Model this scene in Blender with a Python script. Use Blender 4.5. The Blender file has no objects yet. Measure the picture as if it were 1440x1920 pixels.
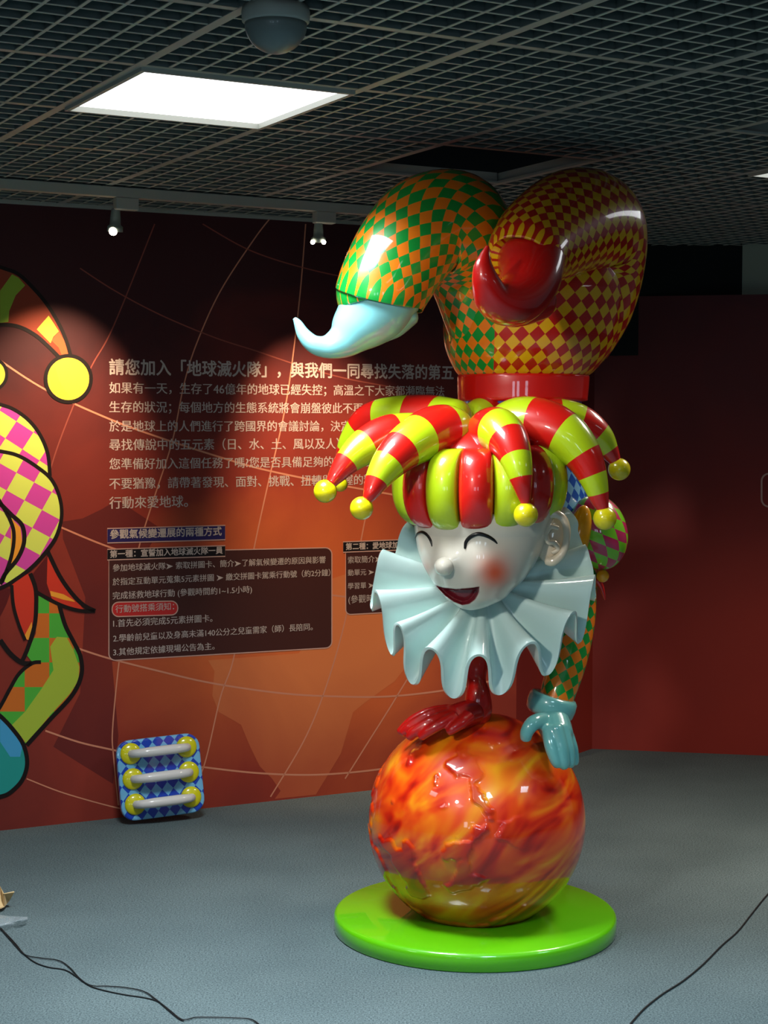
import bpy, bmesh, math, random
from mathutils import Vector, Matrix, noise
from mathutils.bvhtree import BVHTree
random.seed(7)
PI = math.pi
SC = bpy.context.scene
COL = SC.collection

# ------------------------------------------------------------------ camera
FPX, PITCH, CAMZ = 3100.0, math.radians(2.95), 1.56
cam = bpy.data.cameras.new('camera'); cam_o = bpy.data.objects.new('camera', cam); COL.objects.link(cam_o)
cam.sensor_fit = 'VERTICAL'; cam.sensor_height = 36.0; cam.lens = FPX / 1920.0 * 36.0
cam.clip_start = 0.05; cam.clip_end = 60
cam_o.location = (0, 0, CAMZ); cam_o.rotation_euler = (PI / 2 - PITCH, 0, 0)
SC.camera = cam_o

# ------------------------------------------------------------------ world, exposure
w = bpy.data.worlds.new('world'); SC.world = w; w.use_nodes = True
w.node_tree.nodes['Background'].inputs[0].default_value = (0.55, 0.72, 0.85, 1)
w.node_tree.nodes['Background'].inputs[1].default_value = 0.065
SC.view_settings.view_transform = 'Standard'; SC.view_settings.look = 'None'
SC.view_settings.gamma = 1.0; SC.view_settings.exposure = 0.0
SC.view_settings.use_curve_mapping = False

CEIL = 2.42
YAW = math.radians(29.0)
GU = Vector((math.cos(YAW), math.sin(YAW), 0)); GV = Vector((-math.sin(YAW), math.cos(YAW), 0))
GO = Vector((-0.3411 * 0.86, 4.0278 * 0.86, CEIL)); MOD = 0.6

def grid(i, j, dz=0.0):
    p = GO + GU * (i * MOD) + GV * (j * MOD); p.z += dz; return p

def area(name, loc, rot, size, size_y, power, color, spread=PI):
    l = bpy.data.lights.new(name, 'AREA'); l.shape = 'RECTANGLE'; l.size = size; l.size_y = size_y
    l.energy = power; l.color = color; l.spread = spread
    o = bpy.data.objects.new(name, l); o.location = loc; o.rotation_euler = rot; COL.objects.link(o); return o

def spot(name, loc, target, power, color, angle, blend=0.3, size=0.02):
    l = bpy.data.lights.new(name, 'SPOT'); l.energy = power; l.color = color
    l.spot_size = math.radians(angle); l.spot_blend = blend; l.shadow_soft_size = size
    o = bpy.data.objects.new(name, l); o.location = loc
    o.rotation_euler = (Vector(target) - Vector(loc)).to_track_quat('-Z', 'Y').to_euler()
    COL.objects.link(o); return o

LIGHT_TILES = [(0, 1, 44), (4, 1, 26), (-4, 1, 14), (0, -3, 56), (4, -3, 20), (-4, -3, 36)]
for (i, j, pw) in LIGHT_TILES:
    area('ceiling_fixture_lamp', grid(i + .5, j + .5, -.004), (0, 0, YAW), .54, .54, pw, (1.0, .86, .7) if i == 4 and j == 1 else ((0.5, 0.8, 1.0) if j < 0 else (0.88, 0.96, 1.0)), math.radians(122))
# window daylight far behind the photographer
for dx in (-1.9, -.9, .9): area('daylight', (dx, -3.0, 1.55), (math.radians(90), 0, 0), .55, .8, 9, (0.62, 0.82, 1.0))
# exhibition spot on the sculpture, fixed to the ceiling track behind the camera
spot('track_lamp', (-1.3, 1.9, 2.36), (0.34, 4.95, 1.25), 210, (1.0, 0.94, 0.84), 30, .45, .1)

# ------------------------------------------------------------------ helpers
def lin(c):
    def f(v):
        v /= 255.0
        return v / 12.92 if v <= 0.04045 else ((v + 0.055) / 1.055) ** 2.4
    return (f(c[0]), f(c[1]), f(c[2]), 1.0)

def W(px, py, Y):
    """world point on the plane y=Y whose picture position is (px,py)"""
    a = (px - 720) / FPX; b = (960 - py) / FPX
    d = Vector((a, math.cos(PITCH) + b * math.sin(PITCH), -math.sin(PITCH) + b * math.cos(PITCH)))
    return Vector((0, 0, CAMZ)) + d * (Y / d.y)

def ray(px, py):
    a = (px - 720) / FPX; b = (960 - py) / FPX
    return Vector((a, math.cos(PITCH) + b * math.sin(PITCH), -math.sin(PITCH) + b * math.cos(PITCH)))

def topx(p):
    x, y, z = p[0], p[1], p[2] - CAMZ
    d = y * math.cos(PITCH) - z * math.sin(PITCH); u = y * math.sin(PITCH) + z * math.cos(PITCH)
    return 720 + FPX * x / d, 960 - FPX * u / d

def mpp(Y): return Y / FPX * 1.004       # metres per pixel at distance Y

def floor_pt(px, py, z=0.0):
    d = ray(px, py); return Vector((0, 0, CAMZ)) + d * ((z - CAMZ) / d.z)

def obj(name, bm, mats, parent=None, smooth=True, loc=None):
    me = bpy.data.meshes.new(name); bm.normal_update(); bm.to_mesh(me); bm.free()
    if not isinstance(mats, (list, tuple)): mats = [mats]
    for m in mats: me.materials.append(m)
    if smooth: me.polygons.foreach_set('use_smooth', [True] * len(me.polygons))
    o = bpy.data.objects.new(name, me); COL.objects.link(o)
    if loc is not None: o.location = loc
    if parent is not None: o.parent = parent
    return o

def empty(name, loc=(0, 0, 0)):
    o = bpy.data.objects.new(name, None); o.empty_display_size = .1; COL.objects.link(o); o.location = loc
    return o

def tag(o, label=None, cat=None, group=None, kind=None):
    if label: o['label'] = label
    if cat: o['category'] = cat
    if group: o['group'] = group
    if kind: o['kind'] = kind
    return o

def adopt(o, parent):
    """keep the world-space vertices of o while parenting it to a moved empty"""
    o.parent = parent
    o.matrix_parent_inverse = Matrix.Translation(parent.location).inverted() if parent.parent is None else Matrix()
    return o

def bevel(o, w_=.004, seg=2, ang=40):
    m = o.modifiers.new('bevel', 'BEVEL'); m.width = w_; m.segments = seg; m.limit_method = 'ANGLE'; m.angle_limit = math.radians(ang)
    return o

def add_box(bm, c, s, rot=None, mi=0):
    vs = []
    for dx in (-.5, .5):
        for dy in (-.5, .5):
            for dz in (-.5, .5):
                v = Vector((dx * s[0], dy * s[1], dz * s[2]))
                if rot is not None: v = rot @ v
                vs.append(bm.verts.new(Vector(c) + v))
    for f in ((0, 1, 3, 2), (4, 6, 7, 5), (0, 4, 5, 1), (2, 3, 7, 6), (0, 2, 6, 4), (1, 5, 7, 3)):
        fc = bm.faces.new([vs[k] for k in f]); fc.material_index = mi
    return vs

def crom(pts, n):
    """Catmull-Rom through tuples"""
    out = []; m = len(pts)
    for k in range(m - 1):
        p0 = pts[max(k - 1, 0)]; p1 = pts[k]; p2 = pts[k + 1]; p3 = pts[min(k + 2, m - 1)]
        for s in range(n):
            t = s / n
            out.append(tuple(.5 * (2 * b + (c - a) * t + (2 * a - 5 * b + 4 * c - d) * t * t + (-a + 3 * b - 3 * c + d) * t ** 3)
                             for a, b, c, d in zip(p0, p1, p2, p3)))
    out.append(tuple(pts[-1])); return out

def lerp_tab(tab, x):
    if x <= tab[0][0]: return tab[0][1:]
    for a, b in zip(tab, tab[1:]):
        if x <= b[0]:
            t = (x - a[0]) / (b[0] - a[0]); return tuple(p + (q - p) * t for p, q in zip(a[1:], b[1:]))
    return tab[-1][1:]

def rings_mesh(bm, rings, uvs=None, cap=(True, True), close=True):
    """rings: list of lists of Vectors; uvs(i,k)->(u,v) with k up to n inclusive"""
    uvl = bm.loops.layers.uv.verify()
    V = [[bm.verts.new(p) for p in r] for r in rings]; n = len(rings[0])
    for i in range(len(V) - 1):
        for k in range(n if close else n - 1):
            k2 = (k + 1) % n
            f = bm.faces.new((V[i][k], V[i][k2], V[i + 1][k2], V[i + 1][k]))
            if uvs:
                for l, (a, b) in zip(f.loops, ((i, k), (i, k + 1), (i + 1, k + 1), (i + 1, k))): l[uvl].uv = uvs(a, b)
    for e, r in ((0, V[0]), (1, V[-1])):
        if cap[e]:
            c = sum((v.co for v in r), Vector()) / n; cv = bm.verts.new(c)
            for k in range(n):
                k2 = (k + 1) % n
                f = bm.faces.new((r[k2], r[k], cv) if e == 0 else (r[k], r[k2], cv))
                if uvs:
                    ii = 0 if e == 0 else len(V) - 1
                    a = uvs(ii, k); b = uvs(ii, k + 1); m_ = ((a[0] + b[0]) / 2, (a[1] + b[1]) / 2)
                    for l in f.loops: l[uvl].uv = m_
    return V

def tube(bm, pts, seg=32, cells=None, cell=None, rounded=(True, True), flat=1.0, flatdir=None, mode='diamond', up0=Vector((0, -1, 0))):
    """pts: list of (Vector, radius). rounds both ends. uv diamond lattice or v=arc length"""
    P = [Vector(p) for p, r in pts]; R = [r for p, r in pts]
    T = []
    for i in range(len(P)):
        T.append((P[min(i + 1, len(P) - 1)] - P[max(i - 1, 0)]).normalized())
    L = list(zip(P, R, T))
    if rounded[0]:
        q = []
        for a in (.98, .86, .7, .5, .26): q.append((P[0] - T[0] * R[0] * a * .6, R[0] * math.sqrt(1 - a * a), T[0]))
        L = q + L
    if rounded[1]:
        for a in (.26, .5, .7, .86, .98): L.append((P[-1] + T[-1] * R[-1] * a * .6, R[-1] * math.sqrt(1 - a * a), T[-1]))
    rings = []; nrm = up0 - up0.dot(L[0][2]) * L[0][2]; nrm.normalize(); s = 0; S = []
    for i, (p, r, t) in enumerate(L):
        nrm = (nrm - nrm.dot(t) * t).normalized(); b = t.cross(nrm)
        if i: s += (p - L[i - 1][0]).length
        S.append(s); ring = []
        for k in range(seg):
            a = 2 * PI * k / seg; v = nrm * math.cos(a) * r + b * math.sin(a) * r
            if flatdir is not None: v = v - flatdir * v.dot(flatdir) * (1 - flat)
            ring.append(p + v)
        rings.append(ring)
    if mode == 'diamond':
        def uv(i, k):
            u = k / seg * (cells or 12); v = S[i] / (cell or .05); return (u + v, u - v)
    else:
        tot = S[-1]
        def uv(i, k): return (k / seg, S[i] / tot)
    rings_mesh(bm, rings, uv)
    return S[-1]

def pxtube(bm, pts, n=8, **kw):
    """pts: (px,py,Y,radius_px)"""
    q = [(W(a, b, Y), r * mpp(Y)) for a, b, Y, r in crom(pts, n)]
    return tube(bm, q, **kw)

def sphere(bm, c, r, seg=32, ring=20, sc=(1, 1, 1), rot=None):
    m = Matrix.Translation(c) @ (rot.to_4x4() if rot is not None else Matrix()) @ Matrix.Diagonal((r * sc[0], r * sc[1], r * sc[2], 1))
    return bmesh.ops.create_uvsphere(bm, u_segments=seg, v_segments=ring, radius=1, matrix=m)

# ------------------------------------------------------------------ materials
def mat(name, col, rough=.5, spec=.5, coat=0.0, metal=0.0, bump=None, emit=None, alpha=None):
    m = bpy.data.materials.new(name); m.use_nodes = True; nt = m.node_tree; b = nt.nodes['Principled BSDF']
    b.inputs['Base Color'].default_value = lin(col) if max(col) > 1.001 else (*col, 1)
    b.inputs['Roughness'].default_value = rough; b.inputs['Specular IOR Level'].default_value = spec
    b.inputs['Coat Weight'].default_value = coat; b.inputs['Coat Roughness'].default_value = .04; b.inputs['Metallic'].default_value = metal
    if emit: b.inputs['Emission Color'].default_value = (*emit[0], 1); b.inputs['Emission Strength'].default_value = emit[1]
    if bump:
        tc = nt.nodes.new('ShaderNodeTexCoord'); n = nt.nodes.new('ShaderNodeTexNoise'); n.inputs['Scale'].default_value = bump[0]; n.inputs['Detail'].default_value = 3
        bp = nt.nodes.new('ShaderNodeBump'); bp.inputs['Strength'].default_value = bump[1]; bp.inputs['Distance'].default_value = .003
        nt.links.new(tc.outputs['Object'], n.inputs['Vector']); nt.links.new(n.outputs['Fac'], bp.inputs['Height']); nt.links.new(bp.outputs['Normal'], b.inputs['Normal'])
    return m

def gloss(name, col): return mat(name, col, .34, .35, 1.0)

def checker(name, c1, c2, scale=1.0, glossy=True):
    m = gloss(name, c1) if glossy else mat(name, c1, .6, .3)
    nt = m.node_tree; b = nt.nodes['Principled BSDF']
    uv = nt.nodes.new('ShaderNodeUVMap'); ck = nt.nodes.new('ShaderNodeTexChecker'); ck.inputs['Scale'].default_value = scale
    ad = nt.nodes.new('ShaderNodeVectorMath'); ad.operation = 'ADD'; ad.inputs[1].default_value = (.001, .001, .5)
    ck.inputs['Color1'].default_value = lin(c1); ck.inputs['Color2'].default_value = lin(c2)
    nt.links.new(uv.outputs[0], ad.inputs[0]); nt.links.new(ad.outputs[0], ck.inputs['Vector']); nt.links.new(ck.outputs['Color'], b.inputs['Base Color'])
    return m

def stripes(name, c1, c2, edges):
    """constant bands along v; edges = list of start positions, colours alternate c1,c2"""
    m = gloss(name, c1); nt = m.node_tree; b = nt.nodes['Principled BSDF']
    uv = nt.nodes.new('ShaderNodeUVMap'); sp = nt.nodes.new('ShaderNodeSeparateXYZ'); cr = nt.nodes.new('ShaderNodeValToRGB')
    cr.color_ramp.interpolation = 'CONSTANT'; el = cr.color_ramp.elements
    el[0].position = 0; el[0].color = lin(c1); el.remove(el[1])
    for k, e in enumerate(edges): x = el.new(e); x.color = lin(c2 if k % 2 == 0 else c1)
    nt.links.new(uv.outputs[0], sp.inputs[0]); nt.links.new(sp.outputs['Y'], cr.inputs[0]); nt.links.new(cr.outputs[0], b.inputs['Base Color'])
    return m

RED = (196, 22, 14); LIME = (176, 204, 22)
M_GO = checker('green_orange_diamonds', (14, 140, 50), (230, 120, 16))
M_RY = checker('red_yellow_diamonds', (178, 22, 10), (222, 168, 6))
M_BL = checker('blue_diamonds', (28, 80, 180), (120, 178, 226))
M_PL = checker('pink_lime_checks', (190, 40, 90), (120, 200, 30))
M_RED = gloss('glossy_red', (204, 20, 10)); M_DRED = gloss('shoe_red', (176, 14, 10))
M_CYAN = gloss('pale_cyan', (124, 196, 204)); M_TEAL = gloss('glove_teal', (104, 172, 170))
M_YEL = gloss('bell_yellow', (212, 200, 10)); M_ORY = gloss('orange_yellow', (236, 160, 8))
M_WHITE = gloss('ruff_white', (198, 224, 220)); M_BLACK = mat('black_paint', (14, 12, 12), .3)
M_LIME = gloss('hat_lime', LIME); M_HRED = gloss('hat_red', RED)
M_GREEN = gloss('base_green', (96, 190, 8))
M_METAL = mat('painted_grey_metal', (160, 160, 150), .5, .4)
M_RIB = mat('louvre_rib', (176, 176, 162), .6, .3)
M_WEB_SHADE = mat('louvre_web_shaded', (100, 108, 104), .6, .3)  # blade sides, darkened: the shade inside the cells is put into the colour
M_PLEN = mat('plenum_dark', (30, 33, 33), .9, .1)
M_CABLE = mat('cable_black', (16, 18, 20), .45)

# ------------------------------------------------------------------ floor
mf = mat('carpet', (104, 116, 114), .95, .15); nt = mf.node_tree; b = nt.nodes['Principled BSDF']
tc = nt.nodes.new('ShaderNodeTexCoord'); n1 = nt.nodes.new('ShaderNodeTexNoise'); n1.inputs['Scale'].default_value = 190; n1.inputs['Detail'].default_value = 4; n1.inputs['Roughness'].default_value = .7
n2 = nt.nodes.new('ShaderNodeTexNoise'); n2.inputs['Scale'].default_value = 2.2; n2.inputs['Detail'].default_value = 3
r1 = nt.nodes.new('ShaderNodeValToRGB'); r1.color_ramp.elements[0].position = .33; r1.color_ramp.elements[0].color = lin((54, 66, 70)); r1.color_ramp.elements[1].position = .68; r1.color_ramp.elements[1].color = lin((120, 135, 136))
mx = nt.nodes.new('ShaderNodeMix'); mx.data_type = 'RGBA'; mx.blend_type = 'MULTIPLY'; mx.inputs[0].default_value = .35
r2 = nt.nodes.new('ShaderNodeValToRGB'); r2.color_ramp.elements[0].position = .35; r2.color_ramp.elements[0].color = (.55, .58, .6, 1); r2.color_ramp.elements[1].position = .65; r2.color_ramp.elements[1].color = (1, 1, 1, 1)
bp = nt.nodes.new('ShaderNodeBump'); bp.inputs['Strength'].default_value = .3; bp.inputs['Distance'].default_value = .002
L = nt.links.new
L(tc.outputs['Object'], n1.inputs['Vector']); L(tc.outputs['Object'], n2.inputs['Vector']); L(n1.outputs['Fac'], r1.inputs[0]); L(n2.outputs['Fac'], r2.inputs[0])
L(r1.outputs[0], mx.inputs[6]); L(r2.outputs[0], mx.inputs[7]); L(mx.outputs[2], b.inputs['Base Color']); L(n1.outputs['Fac'], bp.inputs['Height']); L(bp.outputs['Normal'], b.inputs['Normal'])
bm = bmesh.new(); add_box(bm, (0, 2.5, -.05), (14, 15, .1)); floor = obj('floor', bm, mf, smooth=False); tag(floor, kind='structure')

# ------------------------------------------------------------------ left wall (mural wall)
WA = math.radians(26.5); WD = Vector((math.cos(WA), math.sin(WA), 0)); WN = Vector((math.sin(WA), -math.cos(WA), 0))   # normal to the room
W0 = Vector((-1.47, 6.33, 0))
def wallpt(px, py, off=0.0):
    d = ray(px, py); c = Vector((0, 0, CAMZ)); t = (W0 - c).dot(WN) / d.dot(WN)
    return c + d * t + WN * off
def ws(px, py=1100):
    return (wallpt(px, py) - W0).dot(WD)
WALL_S1 = ws(969); C1 = W0 + WD * WALL_S1
C2 = floor_pt(1110, 1404); C2.z = 0
R_END = floor_pt(1440, 1417); R_END.z = 0; RD = (R_END - C2).normalized(); R_FAR = C2 + RD * 3.6
RN = Vector((RD.y, -RD.x, 0)); 

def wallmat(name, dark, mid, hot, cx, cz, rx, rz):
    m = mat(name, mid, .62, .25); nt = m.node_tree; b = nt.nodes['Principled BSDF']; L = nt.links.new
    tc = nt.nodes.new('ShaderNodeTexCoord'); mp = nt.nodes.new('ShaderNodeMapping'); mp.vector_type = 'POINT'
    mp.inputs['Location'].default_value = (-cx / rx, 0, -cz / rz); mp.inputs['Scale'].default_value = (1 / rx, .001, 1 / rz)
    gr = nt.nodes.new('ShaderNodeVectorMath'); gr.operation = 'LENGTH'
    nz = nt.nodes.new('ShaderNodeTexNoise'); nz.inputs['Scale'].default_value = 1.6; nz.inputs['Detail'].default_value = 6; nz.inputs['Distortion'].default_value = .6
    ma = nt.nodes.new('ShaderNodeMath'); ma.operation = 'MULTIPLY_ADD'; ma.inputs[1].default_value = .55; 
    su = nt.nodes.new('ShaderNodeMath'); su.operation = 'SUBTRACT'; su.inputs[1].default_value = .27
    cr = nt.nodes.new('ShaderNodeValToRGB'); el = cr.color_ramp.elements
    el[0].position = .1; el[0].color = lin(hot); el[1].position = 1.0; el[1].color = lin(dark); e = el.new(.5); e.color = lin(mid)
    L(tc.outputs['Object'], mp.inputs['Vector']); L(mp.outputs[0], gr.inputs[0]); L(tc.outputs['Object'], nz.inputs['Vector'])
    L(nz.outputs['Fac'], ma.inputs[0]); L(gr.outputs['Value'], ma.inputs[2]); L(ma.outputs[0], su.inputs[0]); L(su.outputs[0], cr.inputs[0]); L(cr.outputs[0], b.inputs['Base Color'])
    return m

def wall(name, a, d, n, length, z0, z1, m, start=0.0, th=.08):
    """object origin at a, local x along d, local y into the wall"""
    bm = bmesh.new(); add_box(bm, (start + length / 2, th / 2, (z0 + z1) / 2), (length, th, z1 - z0))
    o = obj(name, bm, m, smooth=False); o.location = a; o.rotation_euler = (0, 0, math.atan2(d.y, d.x)); tag(o, kind='structure'); return o

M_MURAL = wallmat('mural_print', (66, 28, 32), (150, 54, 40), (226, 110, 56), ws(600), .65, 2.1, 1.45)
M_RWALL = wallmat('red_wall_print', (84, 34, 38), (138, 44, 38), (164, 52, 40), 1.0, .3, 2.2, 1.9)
M_GREYW = mat('grey_bulkhead', (150, 155, 140), .8, .2)
wall_left = wall('wall_left', W0, WD, WN, WALL_S1 + 3.6, 0, CEIL + .12, M_MURAL, start=-3.6)
d2 = (C2 - C1); l2 = d2.length; d2.normalize()
wall_back = wall('wall_back', C1, d2, None, l2, 0, 2.18, M_RWALL)
wall_right = wall('wall_right', C2, RD, RN, 3.6, 0, 2.18, M_RWALL)
# above the red panels: a dark sheet painted as the shaded opening, then a grey bulkhead, set back
bm = bmesh.new()
GB = W(1330, 500, 8.0); GB.z = 0
add_box(bm, (0, 0, 0), (1, 1, 1)); bm.free()
t0 = (GB - C2).dot(RD)
trim_b = wall('trim_1', C2 + Vector((RD.y, -RD.x, 0)) * -.1, RD, RN, 3.6 - t0, 2.18, CEIL + .12, M_GREYW, start=t0, th=.05)
gap_sheet = wall('dark_gap_sheet', C1 + Vector((-.25, .55, 0)), Vector((1, 0, 0)), RN, 3.4, 1.9, CEIL + .12, M_PLEN, start=-.3, th=.05)

# print on the mural: thin vinyl pieces lying on the wall, all children of it
winv = wall_left.matrix_basis.inverted()
def onwall(px, py, off):
    return winv @ wallpt(px, py, off)
M_LINE = mat('print_line', (214, 138, 108), .6, .25); M_LINE2 = mat('print_line_faint', (150, 74, 62), .6, .25)
M_INK = mat('print_black', (24, 14, 14), .6, .25)
M_TXT = mat('print_text', (198, 180, 172), .6, .25)

def ribbon(name, pts, wpx, m, off=.0006, n=8, closed=False, wall_=True):
    q = crom([tuple(p) for p in pts], n) if n > 1 else [tuple(p) for p in pts]
    bm = bmesh.new(); V = []
    for i, p in enumerate(q):
        a = q[max(i - 1, 0)] if not closed else q[i - 1]; c = q[min(i + 1, len(q) - 1)] if not closed else q[(i + 1) % len(q)]
        dx, dy = c[0] - a[0], c[1] - a[1]; l = math.hypot(dx, dy) or 1
        nx, ny = -dy / l * wpx / 2, dx / l * wpx / 2
        V.append((bm.verts.new(onwall(p[0] + nx, p[1] + ny, off)), bm.verts.new(onwall(p[0] - nx, p[1] - ny, off))))
    for k in range(len(V) - (0 if closed else 1)):
        a, b2 = V[k], V[(k + 1) % len(V)]; bm.faces.new((a[0], a[1], b2[1], b2[0]))
    return obj(name, bm, m, wall_left, smooth=False)

def patch(name, pts, m, off=.0004, uvcell=None, uvrot=0, n=1):
    q = [tuple(p) for p in pts]
    if n > 1: q = crom(q + [q[0]], n)[:-1]
    bm = bmesh.new(); uvl = bm.loops.layers.uv.verify()
    vs = [bm.verts.new(onwall(x, y, off)) for x, y in q]
    es = [bm.edges.new((vs[k], vs[(k + 1) % len(vs)])) for k in range(len(vs))]
    bmesh.ops.triangle_fill(bm, edges=es, use_beauty=True, use_dissolve=False)
    if uvcell:
        ca, sa = math.cos(uvrot), math.sin(uvrot); d = {v: p for v, p in zip(vs, q)}
        for f in bm.faces:
            for l in f.loops:
                x, y = d[l.vert]; l[uvl].uv = ((x * ca + y * sa) / uvcell, (-x * sa + y * ca) / uvcell)
    for f in bm.faces:
        f.normal_update()
        if f.normal.y > 0: f.normal_flip()
    return obj(name, bm, m, wall_left, smooth=False)

# seas and lands of the printed globe
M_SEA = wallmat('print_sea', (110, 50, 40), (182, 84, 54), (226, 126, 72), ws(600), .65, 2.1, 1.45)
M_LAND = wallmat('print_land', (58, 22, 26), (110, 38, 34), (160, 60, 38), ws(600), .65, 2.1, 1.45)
patch('printed_sea', [(390, 1238), (402, 1258), (398, 1304), (410, 1335), (452, 1359), (468, 1398), (487, 1437), (510, 1460), (526, 1483), (515, 1498), (592, 1490), (639, 1413), (662, 1335), (686, 1316), (740, 1277), (800, 1200), (958, 1150), (958, 1030), (700, 1060), (622, 1085), (606, 1160), (560, 1225)], M_SEA, .0004)
patch('printed_land', [(220, 937), (192, 954), (155, 972), (117, 978), (118, 1010), (160, 1120), (150, 1300), (100, 1400), (212, 1470), (222, 1380), (210, 1240), (330, 1225), (340, 1120), (250, 1080), (300, 990)], M_LAND, .0003)
lines = [[(150, 503), (215, 545), (300, 590), (400, 632), (480, 658), (560, 685), (650, 710), (760, 730)],
         [(0, 676), (86, 731), (206, 786), (313, 825), (438, 865), (510, 884), (634, 909), (780, 935)],
         [(115, 989), (206, 1026), (320, 1060), (438, 1085), (540, 1103), (648, 1119), (780, 1128)],
         [(147, 1216), (203, 1234), (297, 1258), (398, 1281), (530, 1300), (640, 1306), (740, 1305), (860, 1290), (955, 1268)],
         [(85, 1370), (150, 1392), (220, 1408), (300, 1428), (378, 1438), (491, 1450), (608, 1452), (740, 1438), (860, 1412), (950, 1385)],
         [(50, 1460), (120, 1487), (217, 1514), (260, 1520)],
         [(510, 405), (476, 449), (413, 546), (369, 643), (345, 720), (323, 827), (290, 930), (262, 1020), (240, 1120), (223, 1242), (211, 1367), (213, 1420), (222, 1510)],
         [(573, 420), (563, 546), (546, 692), (530, 788), (505, 896), (482, 1000), (460, 1110), (437, 1238), (413, 1308), (382, 1437), (350, 1500)],
         [(700, 900), (683, 981), (668, 1060), (643, 1180), (608, 1297), (569, 1390), (507, 1494)],
         [(860, 1090), (800, 1210), (740, 1312), (686, 1398), (647, 1460)],
         [(290, 420), (213, 611), (172, 686), (137, 762), (96, 875), (70, 1000)],
         [(380, 420), (470, 470), (580, 505), (700, 530)]]
for k, l in enumerate(lines):
    ribbon('printed_grid_line', l, 3.4 if k < 5 and k else 2.4, M_LINE if 0 < k < 10 else M_LINE2)

# text panels
def rrect(x0, y0, x1, y1, y0r, y1r, r, tl=True):
    """screen quad with rounded corners: left ys y0..y1, right ys y0r..y1r"""
    pts = []
    def c(cx, cy, a0):
        for k in range(6):
            a = a0 + k / 5 * PI / 2; pts.append((cx + r * math.cos(a), cy + r * math.sin(a)))
    if tl: c(x0 + r, y0 + r, PI)
    else: pts.append((x0, y0))
    if tl != 'all_sq': c(x1 - r, y0r + r, PI * 1.5)
    c(x1 - r, y1r - r, 0); c(x0 + r, y1 - r, PI / 2)
    return pts
M_BOX = mat('print_box_brown', (70, 34, 30), .6, .25); M_HBLK = mat('print_header_black', (22, 14, 18), .6, .25)
M_HPUR = mat('print_header_purple', (44, 34, 92), .6, .25); M_PILL = mat('print_pill_red', (196, 44, 44), .6, .25)
M_FR = mat('print_frame_pink', (206, 160, 146), .6, .25)
def box(pts, m, off, fw=2.0):
    patch('printed_panel', pts, m, off); ribbon('printed_frame', pts, fw, M_FR, off + .0003, 1, True)
box(rrect(204, 1036, 622, 1238, 1027, 1215, 12, False), M_BOX, .0010)
box([(201, 991), (422, 985), (422, 1012), (201, 1018)], M_HPUR, .0014)
box([(201, 1030), (422, 1023), (422, 1043), (201, 1050)], M_HBLK, .0018)
box(rrect(210, 1129, 333, 1156, 1127, 1153, 12), M_PILL, .0016)
box(rrect(648, 1030, 930, 1152, 1022, 1138, 9, False), M_BOX, .0010)
box([(643, 1016), (905, 1006), (905, 1025), (643, 1035.5)], M_HBLK, .0018)

def text(body, xl, yl, xr, off=.0008, bold=0.0, m=M_TXT, hscale=1.0):
    cu = bpy.data.curves.new('t', 'FONT'); cu.body = body; cu.resolution_u = 4; cu.size = 20
    to = bpy.data.objects.new('t', cu); COL.objects.link(to); bpy.context.view_layer.update()
    me = bpy.data.meshes.new_from_object(to.evaluated_get(bpy.context.evaluated_depsgraph_get()))
    bpy.data.objects.remove(to)
    xs = [v.co.x for v in me.vertices]; ys = [v.co.y for v in me.vertices]
    pl = onwall(xl, yl, off); sr = ws(xr, yl) ; wid = sr - pl.x
    s = wid / (max(xs) - min(xs)); yc = .37
    x0 = min(xs)
    for v in me.vertices:
        x = (v.co.x - x0) * s + pl.x; z = (v.co.y - yc * 20) * s * hscale + pl.z
        v.co = Vector((x, pl.y, z))
    if bold:
        bm = bmesh.new(); bm.from_mesh(me); g = bm.verts[:] + bm.edges[:] + bm.faces[:]; e = bold * 20 * s
        for q, (dx, dz) in enumerate(((e, 0), (-e, 0), (0, e), (0, -e)) if bold > .015 else ((e, 0), (-e, 0))):
            r_ = bmesh.ops.duplicate(bm, geom=g); bmesh.ops.translate(bm, verts=[v for v in r_['geom'] if isinstance(v, bmesh.types.BMVert)], vec=(dx, -.00004 * (q + 1), dz))
        bm.to_mesh(me); bm.free()
    me.materials.append(m)
    o = bpy.data.objects.new('printed_text', me); COL.objects.link(o); o.parent = wall_left; return o
text('請您加入「地球滅火隊」，與我們一同尋找失落的第五', 205, 688, 850, bold=.022, hscale=1.05)
text('如果有一天，生存了46億年的地球已經失控；高溫之下大家都瀕臨無法', 205, 727, 833, bold=.012)
text('生存的狀況；每個地方的生態系統將會崩盤彼此不再', 205, 763, 680, bold=.012)
text('於是地球上的人們進行了跨國界的會議討論，決定', 205, 799, 657, bold=.012)
text('尋找傳說中的五元素（日、水、土、風以及人）', 205, 834, 636, bold=.012)
text('您準備好加入這個任務了嗎?您是否具備足夠的智能來參', 205, 870, 702, bold=.012)
text('不要猶豫，請帶著發現、面對、挑戰、扭轉與掌握的精', 205, 907, 700, bold=.012)
text('行動來愛地球。', 205, 943, 352, bold=.012)
text('參觀氣候變遷展的兩種方式', 206, 1002, 415, .0022, bold=.022)
text('第一種：宣誓加入地球滅火隊一員', 206, 1039, 417, .0026, bold=.022)
text('參加地球滅火隊➤ 索取拼圖卡、簡介➤了解氣候變遷的原因與影響', 211, 1065, 610, .0018, bold=.008)
text('於指定互動單元蒐集5元素拼圖 ➤ 繳交拼圖卡駕乘行動號（約2分鐘）', 211, 1091, 619, .0018, bold=.008)
text('完成拯救地球行動 (參觀時間約1~1.5小時)', 211, 1117, 472, .0018, bold=.008)
text('行動號搭乘須知：', 216, 1142, 326, .0024)
text('1.首先必須完成5元素拼圖卡。', 212, 1169, 398, .0018, bold=.008)
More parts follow.
